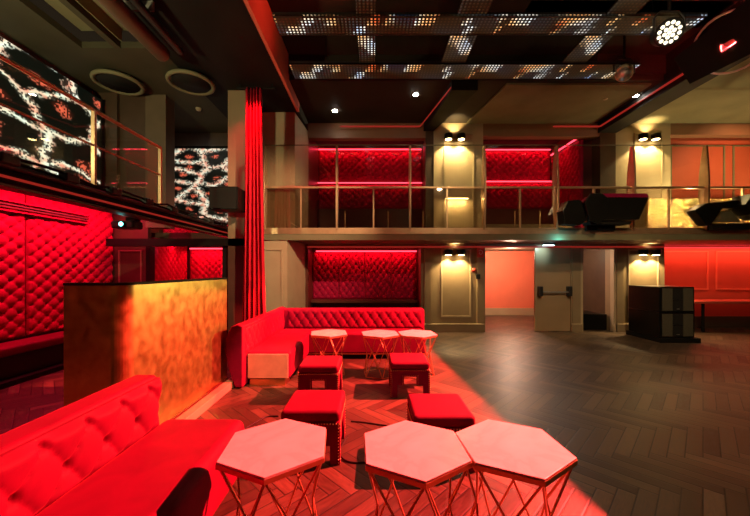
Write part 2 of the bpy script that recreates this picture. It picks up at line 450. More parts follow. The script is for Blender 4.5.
# left side
struct('wall_left', MB().box(-6.2, -5.36, -2.2, 8.4, 0, 5.2), 'brownred')
struct('wall_left_side', MB().box(-4.75, -4.65, 6.85, 8.25, 0, ZU), 'brown')
struct('wall_left_back', MB().box(-6.2, -1.7, 8.25, 8.4, 0, 5.2), 'brown')
struct('wall_left_upper', MB().box(-5.36, -4.95, 6.38, 6.74, 2.75, 4.95).box(-5.05, -4.45, 6.45, 6.74, 2.75, 4.95), 'brown')
struct('wall_left_panel', MB().box(-4.45, -4.05, 6.45, 6.74, ZF, 4.95), 'taupe_dark')
struct('wall_right', bx(12.1, 12.2, -2.2, 12, 0, 6), 'brown')
struct('wall_front', bx(-6.2, 12.2, -2.3, -2.2, 0, 6), 'brown')
struct('wall_upper_rear', MB().box(-6.2, 12.2, 11.9, 12, 0, 6), 'black')
# pier beside the curtain, and the tall dark column
struct('wall_pier_lower', MB().prism([(-2.46, YS+.02), (-1.84, YS+.02), (-1.66, 8.2), (-2.46, 8.2)], 0, ZU), 'beige')
struct('wall_pier_upper', MB().prism([(-2.46, YS+.12), (-1.70, YS+.12), (-1.605, 8.2), (-2.46, 8.2)], ZF, 4.95), 'beige')
struct('wall_column', bx(-2.77, -2.43, 6.3, 6.65, 2.12, 4.95), 'taupe')
struct('wall_column_base', bx(-2.77, -2.43, 6.3, 6.65, 0, 2.12), 'brown')
# mezzanine slabs
struct('floor_mezzanine', MB().box(-1.9, 12.1, YS+.02, 11.9, ZU, ZF).box(-6.2, -1.9, YS+.3, 11.9, ZU, ZF).box(-2.46, -1.9, YS+.02, YS+.3, ZU, ZF), 'taupe_dark')
struct('floor_gallery_left', MB().box(-5.4, -4.72, -2.2, YS+.3, 2.76, 2.86).box(-3.28, -3.09, -2.2, YS+.3, 2.24, ZF), 'black')
struct('trim_1', MB().box(-2.46, 12.1, YS-.02, YS+.02, ZF-.06, ZF+.03), 'rail')       # brass edge of the slab
struct('trim_2', MB().box(-2.46, 12.1, YS-.01, YS+.02, ZU, ZF-.06), 'olive')
struct('trim_3', MB().box(-1.6, 12.1, YB-.1, YB-.06, 2.07, 2.1), 'led_redline')
# lintel of the left lower opening
struct('trim_4', MB().box(-5.1, -2.45, 6.3, 6.5, 1.98, 2.12), 'black')
struct('trim_5', MB().box(-4.64, -4.56, 6.74, 6.9, 0, 2.0).box(-2.9, -2.77, 6.35, 6.6, 0, 1.98), 'black')
# upper storey back wall
wu = MB()
wu.box(1.5, 2.72, YB, 8.45, ZF, ZT)
wu.box(5.98, 7.35, YB, 8.45, ZF, ZT)
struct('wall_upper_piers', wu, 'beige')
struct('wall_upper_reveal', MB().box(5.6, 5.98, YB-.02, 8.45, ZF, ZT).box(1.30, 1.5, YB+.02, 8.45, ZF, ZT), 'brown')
struct('wall_upper_fascia', MB().box(-1.605, 1.3, YB, 8.35, 4.78, ZT).box(2.72, 5.6, YB, 8.35, 4.82, ZT).box(7.35, 12.1, YB, 8.35, 4.86, ZT), 'fascia')
struct('wall_upper_recess', MB().box(-1.7, 1.6, 9.72, 9.8, ZF, ZT).box(2.6, 5.4, 9.72, 9.8, ZF, ZT).box(1.45, 1.52, 8.45, 9.72, ZF, ZT).box(2.65, 2.72, 8.45, 9.72, ZF, ZT).box(5.25, 5.6, 8.45, 9.72, ZF, ZT).box(-1.7, -1.605, 8.2, 9.72, ZF, ZT), 'brownred')
struct('wall_upper_right', bx(7.35, 12.1, 8.45, 8.55, ZF, ZT), 'terracotta')
# ceilings
struct('ceiling_back', MB().box(-1.6, 12.2, 6.3, 9.9, ZT, ZT+.1), 'ceil')
struct('ceiling_coffer', MB().box(-1.6, 12.2, -2.3, 6.3, 5.6, 5.7).box(-1.6, 12.2, 6.25, 6.35, ZT+.1, 5.6), 'ceil')
struct('ceiling_left', MB().box(-5.4, -4.5, -2.2, 5.1, 4.95, 5.05).box(-4.0, -3.9, -2.2, 5.1, 4.95, 5.05).box(-5.4, -3.3, 5.1, 8.3, 4.95, 5.05), 'ceil_left')
struct('ceiling_left_soffit', MB().box(-3.3, -1.65, -2.2, 8.3, 4.95, 5.05), 'black')
struct('ceiling_left_coffer', MB().box(-4.55, -3.25, -2.2, 5.15, 5.25, 5.3).box(-4.02, -3.88, -2.2, 5.1, 5.05, 5.25), 'olive')
struct('beam_face', MB().box(-1.66, -1.6, -2.2, YS+.12, 4.95, 5.65), 'beam')['kind'] = 'structure'
struct('ceiling_beam_left', MB().prism([(1.25, 8.15), (1.5, 8.15), (2.0, 6.3), (1.5, 6.3)], 4.95, ZT), 'black')
struct('ceiling_beam_right', MB().box(5.55, 6.0, -2, 8.15, 4.9, 5.6), 'black')
struct('ceiling_panel_olive', MB().prism([(2.3, 8.1), (5.4, 8.1), (5.4, 6.4), (2.6, 6.4)], ZT-.04, ZT), 'olive')
struct('ceiling_panel_right', MB().box(6.05, 12.0, 5.0, 8.1, ZT-.03, ZT).box(2.4, 5.5, 5.0, 5.6, 5.9, 5.6), 'olive')
# thin red pipes along the soffits
struct('trim_6', MB().box(-.8, 1.15, 8.02, 8.05, 5.0, 5.03).tube([(1.15, 8.03, 5.02), (1.5, 6.32, 5.02)], .014, 6), 'led_redline')
struct('trim_7', MB().box(4.4, 5.52, 8.02, 8.05, 5.0, 5.03).box(5.51, 5.54, 3.6, 8.02, 5.0, 5.03), 'led_redline')

# mouldings: numbered trims
struct('trim_8', frame_mould(-2.36, -1.93, .1, 1.98, YS+.02, .04), 'beige')
struct('trim_9', frame_mould(1.68, 2.42, .36, 2.03, YB), 'beige')
struct('trim_10', frame_mould(6.3, 7.05, .36, 2.03, YB), 'beige')
struct('trim_11', frame_mould(1.75, 2.5, 2.55, 4.9, YB), 'beige')
struct('trim_12', frame_mould(6.45, 7.15, 2.55, 4.9, YB), 'beige')
struct('trim_13', frame_mould(-5.2, -4.72, .2, 1.93, 6.75, .03), 'taupe')
struct('trim_14', frame_mould(7.55, 8.85, 1.0, 2.02, 8.72, .03), 'coral')
struct('trim_15', frame_mould(9.05, 10.05, 1.0, 2.02, 8.72, .03), 'coral')
struct('trim_16', frame_mould(10.25, 11.6, 1.0, 2.02, 8.72, .03), 'coral')
for i, (a, b) in enumerate(((7.6, 9.0), (9.2, 10.1), (10.3, 11.7))):
    struct('trim_%d' % (17+i), frame_mould(a, b, 2.6, 4.72, 8.45, .04), 'olive')
# door frames
df = MB()
for a, b in ((2.7, 2.76), (4.87, 4.93)): df.box(a, b, YB-.03, YB+.15, 0, 2.1)
df.box(2.7, 4.93, YB-.03, YB+.15, 2.07, 2.12)
struct('trim_20', df, 'taupe')
df = MB().box(5.1, 5.17, YB-.03, YB+.1, 0, 2.1).box(5.93, 5.99, YB-.03, YB+.1, 0, 2.1).box(5.1, 5.99, YB-.03, YB+.1, 2.04, 2.11)
struct('trim_21', df, 'beige')
# the closed leaf of the double door
d1 = thing('door_1', 'cream door leaf with a horizontal push bar beside the coral doorway', 'door', (4.0, YB, 0)); d1['kind'] = 'structure'
MB().box(4.0, 4.87, YB, YB+.05, .01, 2.07).build('door_leaf', 'doormetal', d1, bevel=.005)
pb = MB().tube([(4.1, YB-.09, .98), (4.82, YB-.09, .98)], .02, 10)
pbo = pb.build('push_bar', 'steel', d1)
MB().box(4.05, 4.15, YB-.12, YB, .88, 1.12).box(4.76, 4.86, YB-.12, YB, .88, 1.12).build('bar_bracket', 'greyblack', d1, bevel=.02)
# left video walls, framed in steel
t = thing('video_wall', 'large video wall of white cracks and red glows high on the left', 'video wall', (-5.3, 3, 2.9))
MB().box(-5.34, -5.2, -1.0, 6.35, 2.95, 4.78).build('screen_picture', 'screen', t)
MB().box(-5.36, -5.34, -1.0, 6.37, 2.9, 4.82).box(-5.19, -5.16, 6.28, 6.35, 2.95, 4.78).build('back_frame', 'black', t)
t = thing('video_wall', 'smaller video wall of pale rings at the far end of the left gallery', 'video wall', (-3.4, 8.1, 2.66))
MB().box(-5.3, -2.5, 8.1, 8.2, 2.68, 4.5).build('screen_picture', 'screen2', t)
MB().box(-5.34, -2.47, 8.2, 8.24, 2.66, 4.6).build('back_frame', 'black', t)

# ------------------------------------------------------------------ padded walls
def panel(label, mb, group=None, mat='wallvelvet', name='tufted_wall_panel'):
    tag(mb.build(name, mat), label, 'wall panel', group)
panel('long red button-tufted wall panel at left edge, above the near end of the bench', tuft((-5.3, .6, .5), (0, 1, 0), (0, 0, 1), (1, 0, 0), 4.42, 2.24, .24, .055, .02, 0, 1.25))
panel('tall narrower red tufted wall panel between the long panel and the dark framed pier', tuft((-5.3, 5.04, .5), (0, 1, 0), (0, 0, 1), (1, 0, 0), 1.66, 2.24, .24, .055, .02, .3, 1.25))
panel('red tufted side wall of the left lower recess, beside the dark framed pier', tuft((-4.6, 6.9, .3), (0, 1, 0), (0, 0, 1), (1, 0, 0), 1.25, 1.9, .16, .035, .018))
panel('red tufted rear wall of the left lower recess, seen above the gold booth', tuft((-4.55, 8.2, .3), (1, 0, 0), (0, 0, 1), (0, -1, 0), 2.08, 1.72, .16, .035, .018, .4))
for i, nm in enumerate(('leftmost', 'second from the left', 'third from the left', 'rightmost')):
    panel('dark red tufted panel above the corner sofa, %s of four' % nm, tuft((-1.6+i*.695, 8.77, .75), (1, 0, 0), (0, 0, 1), (0, -1, 0), .69, 1.25, .165, .05, .0125, i*.25, .72), 'padded panels above the corner sofa')
panel('wide red tufted wall at the back of the upper booth left of the sconce pier', tuft((-1.6, 9.72, 4.1), (1, 0, 0), (0, 0, 1), (0, -1, 0), 3.05, .95, .2, .05, .016))
panel('lower red tufted band under the light line in the upper booth left of the sconce pier', tuft((-1.6, 9.6, 3.3), (1, 0, 0), (0, 0, 1), (0, -1, 0), 3.05, .7, .2, .05, .016))
panel('red tufted wall at the back of the upper booth right of the sconce pier', tuft((2.72, 9.72, 4.12), (1, 0, 0), (0, 0, 1), (0, -1, 0), 2.5, .9, .2, .05, .016))
panel('lower red tufted band in the upper booth right of the sconce pier', tuft((2.72, 9.6, 3.3), (1, 0, 0), (0, 0, 1), (0, -1, 0), 2.5, .75, .2, .05, .016))
panel('red tufted side wall of the upper booth, running towards the camera', tuft((5.24, 8.3, 2.5), (0, 1, 0), (0, 0, 1), (-1, 0, 0), 1.35, 2.3, .2, .05, .016))
panel('narrow red tufted band under the far video wall of the left gallery', tuft((-5.2, 8.18, ZF+.01), (1, 0, 0), (0, 0, 1), (0, -1, 0), 2.7, .28, .14, .03, .016))
# LED strips
def led(label, b, group='red light strips'):
    tag(bx(*b).build('light_strip', 'led_red'), label, 'light strip', group)
led('red light strip along the top of the padded wall behind the corner sofa', (-1.5, 1.15, 8.69, 8.715, 2.0, 2.03))
led('red light strip on top of the upper booth padding left of the sconce pier', (-1.6, 1.42, 9.66, 9.69, 5.04, 5.07))
led('red light strip low in the upper booth left of the sconce pier', (-1.6, 1.42, 9.55, 9.58, 4.03, 4.06))
led('red light strip on top of the upper booth padding right of the sconce pier', (2.74, 5.2, 9.66, 9.69, 5.03, 5.06))
led('red light strip low in the upper booth right of the sconce pier', (2.74, 5.2, 9.55, 9.58, 4.07, 4.1))
struct('wall_upper_wainscot', MB().box(-1.6, 1.44, 9.5, 9.7, ZF, 3.28).box(2.73, 5.22, 9.5, 9.7, ZF, 3.28), 'brownred')
led('slanting red light strip on the side wall of the upper right booth', (5.16, 5.19, 8.3, 9.6, 4.84, 4.87))
led('red light strip above the padded wall seen behind the gold booth', (-4.5, -2.5, 8.1, 8.13, 2.03, 2.06))
led('red light strip above the red panelled niche at the right edge', (7.3, 12.0, 8.6, 8.63, 2.1, 2.13))
# low ledge in back recess
tag(MB().box(-1.58, 1.17, 8.45, 8.72, .68, .74).build('recess_shelf', 'brownred'), 'low dark shelf at the foot of the padded wall behind the corner sofa', 'shelf')
# vent grille on left wall
t = thing('air_vent', 'long slot air vent high on the red tufted left wall', 'air vent', (-5.2, 3.5, 2.44))
MB().box(-5.25, -5.19, .8, 6.05, 2.36, 2.38).box(-5.25, -5.19, .8, 6.05, 2.5, 2.52).box(-5.25, -5.19, 6.03, 6.05, 2.36, 2.52).build('vent_frame', 'wallvelvet', t)
MB().box(-5.25, -5.2, .8, 6.03, 2.41, 2.43).box(-5.25, -5.2, .8, 6.03, 2.45, 2.47).build('vent_slat', 'brownred', t)

# ------------------------------------------------------------------ left bench
t = thing('wall_bench', 'long red bench against the tufted left wall with a dark glossy front', 'bench', (-5.05, 3.5, 0))
MB().box(-5.22, -4.8, .6, 6.7, .38, .5).build('seat', 'velvet', t, bevel=.03, seg=3)
MB().box(-5.22, -4.86, .6, 6.7, .0, .38).build('front_panel', 'blackgloss', t)
MB().box(-4.86, -4.72, .6, 6.7, .0, .07).build('plinth', 'black', t)

# ------------------------------------------------------------------ gold booth
t = thing('dj_booth', 'curved gold-leaf dj booth standing behind the tufted sofa', 'booth', (-2.2, 3.4, 0))
R = .12
def booth_path(r_off, n=10):
    x1 = -1.93-r_off; y0 = 2.56+r_off; pts = [(-2.40, y0)]
    cx, cy, rr = -1.93-R, 2.56+R, R-r_off
    for i in range(n+1):
        a = -PI/2+PI/2*i/n; pts.append((cx+rr*math.cos(a), cy+rr*math.sin(a)))
    pts.append((x1, 4.36)); return pts
o_, i_ = booth_path(0), booth_path(.05)
ob = MB().prism(o_+i_[::-1], .1, 1.40).build('front_shell', 'goldleaf', t)
MB().prism(booth_path(-.006)+booth_path(.08)[::-1], 1.40, 1.42).build('top_rim', 'black', t)
MB().prism(booth_path(.05)+[(-2.38, 4.36), (-2.38, 2.64)], 1.0, 1.04).build('desk_shelf', 'black', t)
MB().prism(booth_path(-.02)+[(-2.40, 4.36), (-2.40, 2.55)], .0, .1).build('plinth', 'brownred', t)
tag(bx(-1.9, -1.8, 2.9, 4.5, 0, .09).build('step_ledge', 'beige', bevel=.006), 'low pale ledge on the floor along the foot of the gold booth', 'ledge')

# ------------------------------------------------------------------ sofas
t = thing('sofa', 'large red velvet sofa in the left foreground with a diamond-tufted back', 'sofa', (-1.35, 1.2, 0))
MB().box(-1.52, -.92, -.4, 2.42, .06, .45).build('seat', 'velvet', t, bevel=.07, seg=5)
MB().box(-1.70, -1.53, -.4, 2.36, .08, .78).build('backrest', 'velvet', t, bevel=.035, seg=4)
tuft((-1.535, -.4, .40), (0, 1, 0), (.06, 0, 1), (1, 0, 0), 2.74, .36, .24, .05, .012, .1, .75).build('tufting', 'velvet', t)
MB().box(-1.6, -1.0, -.35, 2.35, 0, .06).build('plinth', 'black', t)

t = thing('corner_sofa', 'L-shaped red velvet sofa with tufted back in front of the padded recess', 'sofa', (-1.2, 5.6, 0))
MB().box(-1.64, .9, 5.62, 6.12, .09, .44).build('seat', 'velvet', t, bevel=.035, seg=4)
MB().box(-1.66, -1.09, 4.34, 5.64, .09, .44).build('chaise_seat', 'velvet', t, bevel=.035, seg=4)
o = MB().box(-1.64, -1.11, 4.318, 4.338, .10, .42).build('end_panel', 'vinyl', t, bevel=.008); o['label'] = 'salmon end panel'
o = MB().box(-1.62, -1.16, 4.34, 4.6, 0, .085).build('plinth', 'gold', t); o['label'] = 'brass plinth'
MB().box(-1.5, .85, 5.68, 6.1, 0, .09).box(-1.55, -1.15, 4.6, 5.7, 0, .09).build('base', 'black', t)
MB().box(-1.55, .92, 5.612, 5.625, .085, .10).build('skirting', 'gold', t)
# backrests: long back with buttons, wing back swelling outwards
MB().box(-1.8, .96, 6.13, 6.36, .05, .80).build('backrest', 'velvet', t, bevel=.05, seg=4)
tuft((-1.6, 6.125, .43), (1, 0, 0), (0, .06, 1), (0, -1, 0), 2.54, .36, .17, .03, .014, 0, .7).build('tufting', 'velvet', t)
wing = [(-1.66, .02), (-1.76, .02), (-1.85, .28), (-1.89, .5), (-1.87, .68), (-1.81, .80), (-1.73, .825), (-1.66, .80)]
MB().prism(wing, 4.2, 6.34, 'y').build('wing_backrest', 'velvet', t, bevel=.02, seg=3)
tuft((-1.665, 4.26, .43), (0, 1, 0), (-.03, 0, 1), (1, 0, 0), 1.9, .36, .17, .03, .014, 0, .7).build('wing_tufting', 'velvet', t)

# ------------------------------------------------------------------ stools
def make_stool(label):
    t = thing('stool', label, 'stool', (0, 0, 0), 0, 'red nailhead stools')
    h = .235; d = .245
    MB().box(-h, h, -d, d, .33, .42).build('seat', 'velvet', t, False, bevel=.035, seg=5)
    def prof(w): return [(-w, 0), (-.155, 0), (-.155, .15), (-.075, .15), (-.075, .25), (.075, .25), (.075, .15), (.155, .15), (.155, 0), (w, 0), (w, .33), (-w, .33)]
    MB().prism(prof(h-.003), -d+.003, -d+.035, 'y').build('side_panel', 'velvet', t, False)
    MB().prism(prof(h-.003), d-.035, d-.003, 'y').build('side_panel', 'velvet', t, False)
    MB().prism(prof(d-.036), -h+.003, -h+.035, 'x').build('side_panel', 'velvet', t, False)
    MB().prism(prof(d-.036), h-.035, h-.003, 'x').build('side_panel', 'velvet', t, False)
    n = MB()
    for s in (-1, 1):
        for k in range(21):
            q = -h+.01+(2*h-.02)*k/20
            n.ball((q, s*(d-.001), .322), .007, 6, 4); n.ball((s*(h-.001), q*d/h, .322), .007, 6, 4)
        for k in range(13):
            for x in (-h+.014, h-.014): n.ball((x, s*(d-.001), .02+.29*k/12), .005, 6, 4)
            for y in (-d+.014, d-.014): n.ball((s*(h-.001), y, .02+.29*k/12), .005, 6, 4)
        for k in range(8):
            for c in (-.09, .09):
                n.ball((c, s*(d-.001), .155+.11*k/7), .0045, 6, 4)
            n.ball((-.09+.18*k/7, s*(d-.001), .265), .0045, 6, 4)
    n.build('nailhead_trim', 'gold', t, False)
    f = MB()
    for s in (-1, 1): f.box(s*(h-.03)-.025, s*(h-.03)+.025, -d+.01, d-.01, 0, .004)
    return t
stool = make_stool('red velvet stool just behind the leftmost foreground hexagonal table')
stool.location = (-.49, 2.81, 0)
dup(stool, (-.63, 4.03, 0), 0, 'red velvet stool nearest the salmon end of the corner sofa')
dup(stool, (.445, 4.17, 0), 0, 'red velvet stool in front of the rightmost far hexagonal table')
dup(stool, (.54, 2.72, 0), 0, 'red velvet stool behind the two touching foreground tables')

# ------------------------------------------------------------------ hexagonal tables
def make_table(label, group):
    t = thing('hexagonal_table', label, 'table', (0, 0, 0), 0, group)
    def hx(r, a0=0): return [(r*math.cos(a0+PI/3*i), r*math.sin(a0+PI/3*i)) for i in range(6)]
    MB().prism(hx(.294), .582, .60).build('table_top', 'marble', t, False, bevel=.002)
    m = MB(); P = hx(.298)
    for i in range(6):
        a, b = P[i], P[(i+1) % 6]; q = .955
        m.add([(a[0], a[1], .566), (b[0], b[1], .566), (b[0], b[1], .590), (a[0], a[1], .590), (a[0]*q, a[1]*q, .566), (b[0]*q, b[1]*q, .566), (b[0]*q, b[1]*q, .5815), (a[0]*q, a[1]*q, .5815)],
              [(0, 1, 2, 3), (1, 0, 4, 5), (5, 4, 7, 6), (3, 2, 6, 7)])
    m.build('table_rim', 'tablemetal', t, False)
    top = [Vector((*p, .57)) for p in hx(.28)]; mid = [Vector((*p, .30)) for p in hx(.19, PI/6)]; bot = [Vector((*p, .006)) for p in hx(.25)]
    for i in range(6):
        r = MB()
        r.tube([top[i], mid[i]], .0065, 7).tube([top[(i+1) % 6], mid[i]], .0065, 7)
        r.tube([mid[i], bot[i]], .0065, 7).tube([mid[i], bot[(i+1) % 6]], .0065, 7)
        r.build('leg', 'tablemetal', t, False)
    MB().tube(bot, .006, 7, closed=True).build('base_ring', 'tablemetal', t, False)
    return t
g1, g2 = 'marble hexagonal tables in the foreground', 'marble hexagonal tables by the corner sofa'
tb = make_table('marble hexagonal table in front, beside the foreground sofa seat', g1)
tb.location = (-.513, 1.754, 0); tb.rotation_euler = (0, 0, math.radians(96))
dup(tb, (.214, 1.729, 0), math.radians(93), 'marble hexagonal foreground table touching a twin on its right', g1)
dup(tb, (.733, 1.744, 0), math.radians(94.5), 'rightmost marble hexagonal table in the foreground, at the edge of the red light', g1)
dup(tb, (-.65, 4.86, 0), math.radians(100), 'far hexagonal table standing alone by the chaise of the corner sofa', g2)
dup(tb, (.10, 4.82, 0), math.radians(97), 'middle one of the three far hexagonal tables', g2)
dup(tb, (.645, 4.82, 0), math.radians(97), 'rightmost of the three far hexagonal tables', g2)
# cable on floor
def cable(pts, label):
    P = []
    n = len(pts)
    for i in range(n-1):
        p0, p1, p2, p3 = [Vector((*pts[max(0, min(n-1, j))], .007)) for j in (i-1, i, i+1, i+2)]
        for k in range(6):
            u = k/6; P.append(.5*((2*p1)+(p2-p0)*u+(2*p0-5*p1+4*p2-p3)*u*u+(3*p1-p0-3*p2+p3)*u**3))
    P.append(Vector((*pts[-1], .007)))
    tag(MB().tube(P, .007, 6).build('cable', 'greyblack'), label, 'cable')
cable([(-1.3, 2.95), (-1.18, 3.25), (-1.1, 3.4), (-.98, 3.42)], 'short black cable on the floor by the end of the foreground sofa')
cable([(-.22, 3.3), (-.1, 3.28), (.2, 3.2), (.28, 3.3)], 'thin black cable lying between the front stools')
cable([(-.23, 3.0), (-.28, 2.75), (-.18, 2.6), (.05, 2.62)], 'curled black cable on the red-lit floor beside the front left stool')

# ------------------------------------------------------------------ curtain
def curtain():
    nx, nz = 150, 26; vs = []; fs = []
    for j in range(nz+1):
        z = .02+4.83*j/nz; u = j/nz
        x0 = -2.42+.08*u; x1 = -1.93-.12*u**.5
        for i in range(nx+1):
            s = i/nx; a = s*2*PI*5
            vs.append((x0+(x1-x0)*s+.012*math.sin(a*2), 6.08+.075*math.sin(a+.4*math.sin(u*3))*(1-.3*u)+.015*math.sin(s*9+u*4), z))
    W = nx+1
    for j in range(nz):
        for i in range(nx): fs.append((j*W+i, j*W+i+1, (j+1)*W+i+1, (j+1)*W+i))
    o = MB().add(vs, fs, True).build('curtain', 'curtain')
    s = o.modifiers.new('thick', 'SOLIDIFY'); s.thickness = .008
    tag(o, 'tall red velvet curtain hanging in folds between column and pier', 'curtain')
curtain()
tag(MB().tube([(-2.5, 6.08, 4.87), (-1.8, 6.08, 4.87)], .02, 8).box(-2.46, -2.44, 6.06, 6.1, 4.87, 4.95).box(-1.86, -1.84, 6.06, 6.1, 4.87, 4.95).build('curtain_rail', 'black'), 'short black rail under the ceiling carrying the red curtain', 'curtain rail')

# ------------------------------------------------------------------ balustrade of the mezzanine
t = thing('balustrade', 'glass balustrade with brass rails along the back mezzanine edge', 'balustrade', (0, YS, ZF))
px = [265, 337, 410, 484, 556, 632, 705, 780, 850]
X = [(p-373)*YS/330 for p in px]
MB().box(X[0], X[-1], YS-.03, YS+.03, 3.26, 3.30).build('handrail', 'rail', t, bevel=.006)
MB().box(X[0], X[-1], YS-.012, YS+.012, ZF+.03, ZF+.07).build('bottom_rail', 'rail', t)
MB().box(X[0], X[-1], YS-.008, YS+.008, 4.18, 4.195).build('top_edge', 'olive', t)
for a, b in zip(X[:-1], X[1:]):
    bx(a+.02, b-.02, YS-.006, YS+.006, 3.3, 4.18).build('upper_pane', 'glass', t)
    bx(a+.02, b-.02, YS-.006, YS+.006, ZF+.07, 3.26).build('lower_pane', 'glass_low', t)
def fin(x):
    pts = []
    for k in range(11): pts.append((YS-.045-.05*math.sin(PI*k/10), ZF+.03+1.78*k/10))
    for k in range(10, -1, -1): pts.append((YS+.03+.10*math.sin(PI*k/10), ZF+.03+1.78*k/10))
    return MB().prism(pts, x-.02, x+.02, 'x')
for x in X: fin(x).build('post', 'rail', t, bevel=.004)
for a, b in zip(X[:-1], X[1:]):
    bx((a+b)/2-.015, (a+b)/2+.015, YS-.02, YS+.02, ZF+.03, 3.27).build('baluster', 'rail', t)
# left gallery railing
t = thing('gallery_railing', 'thin metal railing in front of the video wall on the left gallery', 'railing', (-3.07, 2, ZF))
for z, r in ((3.28, .022), (2.89, .012)):
    MB().tube([(-3.07, -1.5, z), (-3.07, 4.76, z)], r, 8).build('rail', 'rail', t)
for y in (.2, 1.9, 3.63, 4.76):
    MB().box(-3.09, -3.05, y-.015, y+.015, ZF, 3.28).build('post', 'rail', t)
for y0, y1 in ((.22, 1.88), (1.92, 3.6), (3.66, 4.74)):
    bx(-3.074, -3.066, y0, y1, ZF+.03, 3.25).build('pane', 'glass', t)

# fascia of left gallery with cable tray and small fittings
t = thing('lighting_truss', 'black equipment tray with small fittings along the left gallery edge', 'lighting truss', (-3.0, 3, 2.2))
MB().box(-3.07, -2.98, -1.5, 7.0, 2.24, 2.42).build('tray_side', 'black', t)
MB().box(-3.14, -2.98, -1.5, 7.0, 2.20, 2.22).build('tray_lip', 'brown', t)
MB().tube([(-2.95, -1.5, 2.36), (-2.95, 7.0, 2.36)], .025, 8).build('pipe', 'greyblack', t)
MB().tube([(-2.95, -1.5, 2.27), (-2.95, 7.0, 2.27)], .012, 8).build('red_strip', 'led_redline', t)
MB().tube([(-2.96, y/4, 2.44+.02*math.sin(y*1.7)+.015*math.sin(y*3.1)) for y in range(-4, 28)], .014, 6).build('cable_bundle', 'black', t)
for i in range(11):
    y = 1.0+i*.55
    f = MB().box(-2.99, -2.90, y-.07, y+.07, 2.37, 2.45).build('fitting', 'greyblack', t, bevel=.01)
    MB().ball((-2.895, y, 2.44), .010, 8, 5).build('knob', 'steel', f)

# projector hanging below gallery
t = thing('projector', 'small black projector with a cyan lens under the left gallery', 'projector', (-3.35, 4.45, 2.1))
MB().box(-3.5, -3.2, 4.4, 4.6, 2.08, 2.18).build('body', 'greyblack', t, bevel=.02)
MB().lathe([(.04, 0), (.04, .03)], (-3.34, 4.375, 2.13), 14, (0, 1, 0)).build('lens_barrel', 'black', t)
MB().lathe([(.028, 0), (.028, .006)], (-3.34, 4.368, 2.13), 14, (0, 1, 0)).build('lens', 'cyan', t)
MB().box(-3.36, -3.18, 4.48, 4.52, 2.18, 2.24).build('mount', 'black', t)
# hanging speaker
t = thing('hanging_speaker', 'black box speaker mounted on the column beside the curtain', 'speaker', (-2.6, 6.0, 2.6))
MB().box(-2.86, -2.36, 5.75, 6.12, 2.58, 2.98).build('cabinet', 'blackgloss', t, bevel=.015)
MB().box(-2.84, -2.38, 5.735, 5.75, 2.60, 2.96).build('grille', 'blackcloth', t)
MB().box(-2.65, -2.57, 6.1, 6.32, 2.72, 2.84).build('bracket', 'black', t)

# ------------------------------------------------------------------ sconces
def sconce(x, z, label):
    t = thing('wall_sconce', label, 'wall lamp', (x, YB, z), 0, 'twin-barrel wall sconces')
    MB().box(-.09, .09, -.03, 0, -.07, .07).box(-.14, .14, -.09, -.05, -.012, .012).box(-.015, .015, -.09, 0, -.012, .012).build('back_plate', 'gold', t, False)
    for s in (-1, 1):
        c = MB().lathe([(.095, -.065), (.1, -.06), (.1, .06), (.095, .065)], (s*.155, -.13, 0), 20).build('lamp_barrel', 'blackgloss', t, False)
        MB().lathe([(.075, -.072), (.075, -.066)], (s*.155, -.13, 0), 16).build('bulb', 'lampwarm', c, False)
        for pw, cc, ang in ((95, (1, .68, .3), 112),):
            l = spot((0, 0, 0), (0, 0, -1), pw*(.85 if z > 3 else .75), cc, ang, .35, .035)
            l.parent = t; l.location = (s*.155, -.13, -.085); l.rotation_euler = (0, 0, 0)
    l = spot((0, 0, 0), (0, 0, -1), 22, (1, .68, .3), 110, .5, .05); l.parent = t; l.location = (0, -.13, .08); l.rotation_euler = (PI, 0, 0)
    return t
sconce(1.99, 1.95, 'black twin-barrel wall sconce on the lower pier left of the coral doorway')
sconce(6.72, 1.95, 'black twin-barrel wall sconce on the lower pier above the speaker stack')
sconce(1.99, 4.76, 'black twin-barrel wall sconce on the upper pier between the red booths')
sconce(6.72, 4.76, 'black twin-barrel wall sconce on the upper pier right of the red booths')
# made-up lamps added behind the balustrade for a warm arc of light
for x, lb in ((2.05, 'small warm lamp added behind the balustrade to light the pier between the red booths'), (5.5, 'small warm lamp added behind the angular black speakers for a glow on the mezzanine')):
    t = thing('added_glow_lamp', lb, 'wall lamp', (x, 8.0, 3.3))
    MB().box(x-.3, x+.3, 8.02, 8.13, 3.27, 3.3).build('housing', 'gold', t)
    MB().box(x-.27, x+.27, 8.04, 8.1, 3.262, 3.27).build('bulb', 'lampwarm', t)
    area((x, 8.04, 3.25), (x, 8.1, 2.4), 9, (1, .72, .3), .5, .05)
# sign, alarm
t = thing('wall_sign', 'small square red fire-hose sign at the top left corner of the coral doorway', 'sign', (2.66, YB-.05, 1.97))
MB().box(2.55, 2.72, YB-.065, YB-.05, 1.83, 2.05).build('sign_plate', 'signred', t)
MB().tube([(2.59, YB-.068, 1.98), (2.63, YB-.068, 2.01), (2.68, YB-.068, 1.98), (2.68, YB-.068, 1.93), (2.64, YB-.068, 1.90), (2.60, YB-.068, 1.92), (2.62, YB-.068, 1.95)], .008, 6).build('sign_symbol', 'signwhite', t)
t = thing('fire_alarm', 'red fire alarm sounder on the pier right of the lower sconce', 'alarm', (2.48, YB, 1.5))
MB().lathe([(.055, 0), (.055, .04), (.03, .07)], (2.49, YB, 1.52), 16, (0, -1, 0)).build('sounder', 'signred', t)
MB().box(2.52, 2.62, YB-.1, YB-.05, 1.3, 1.42).build('control_box', 'greyblack', t, bevel=.01)
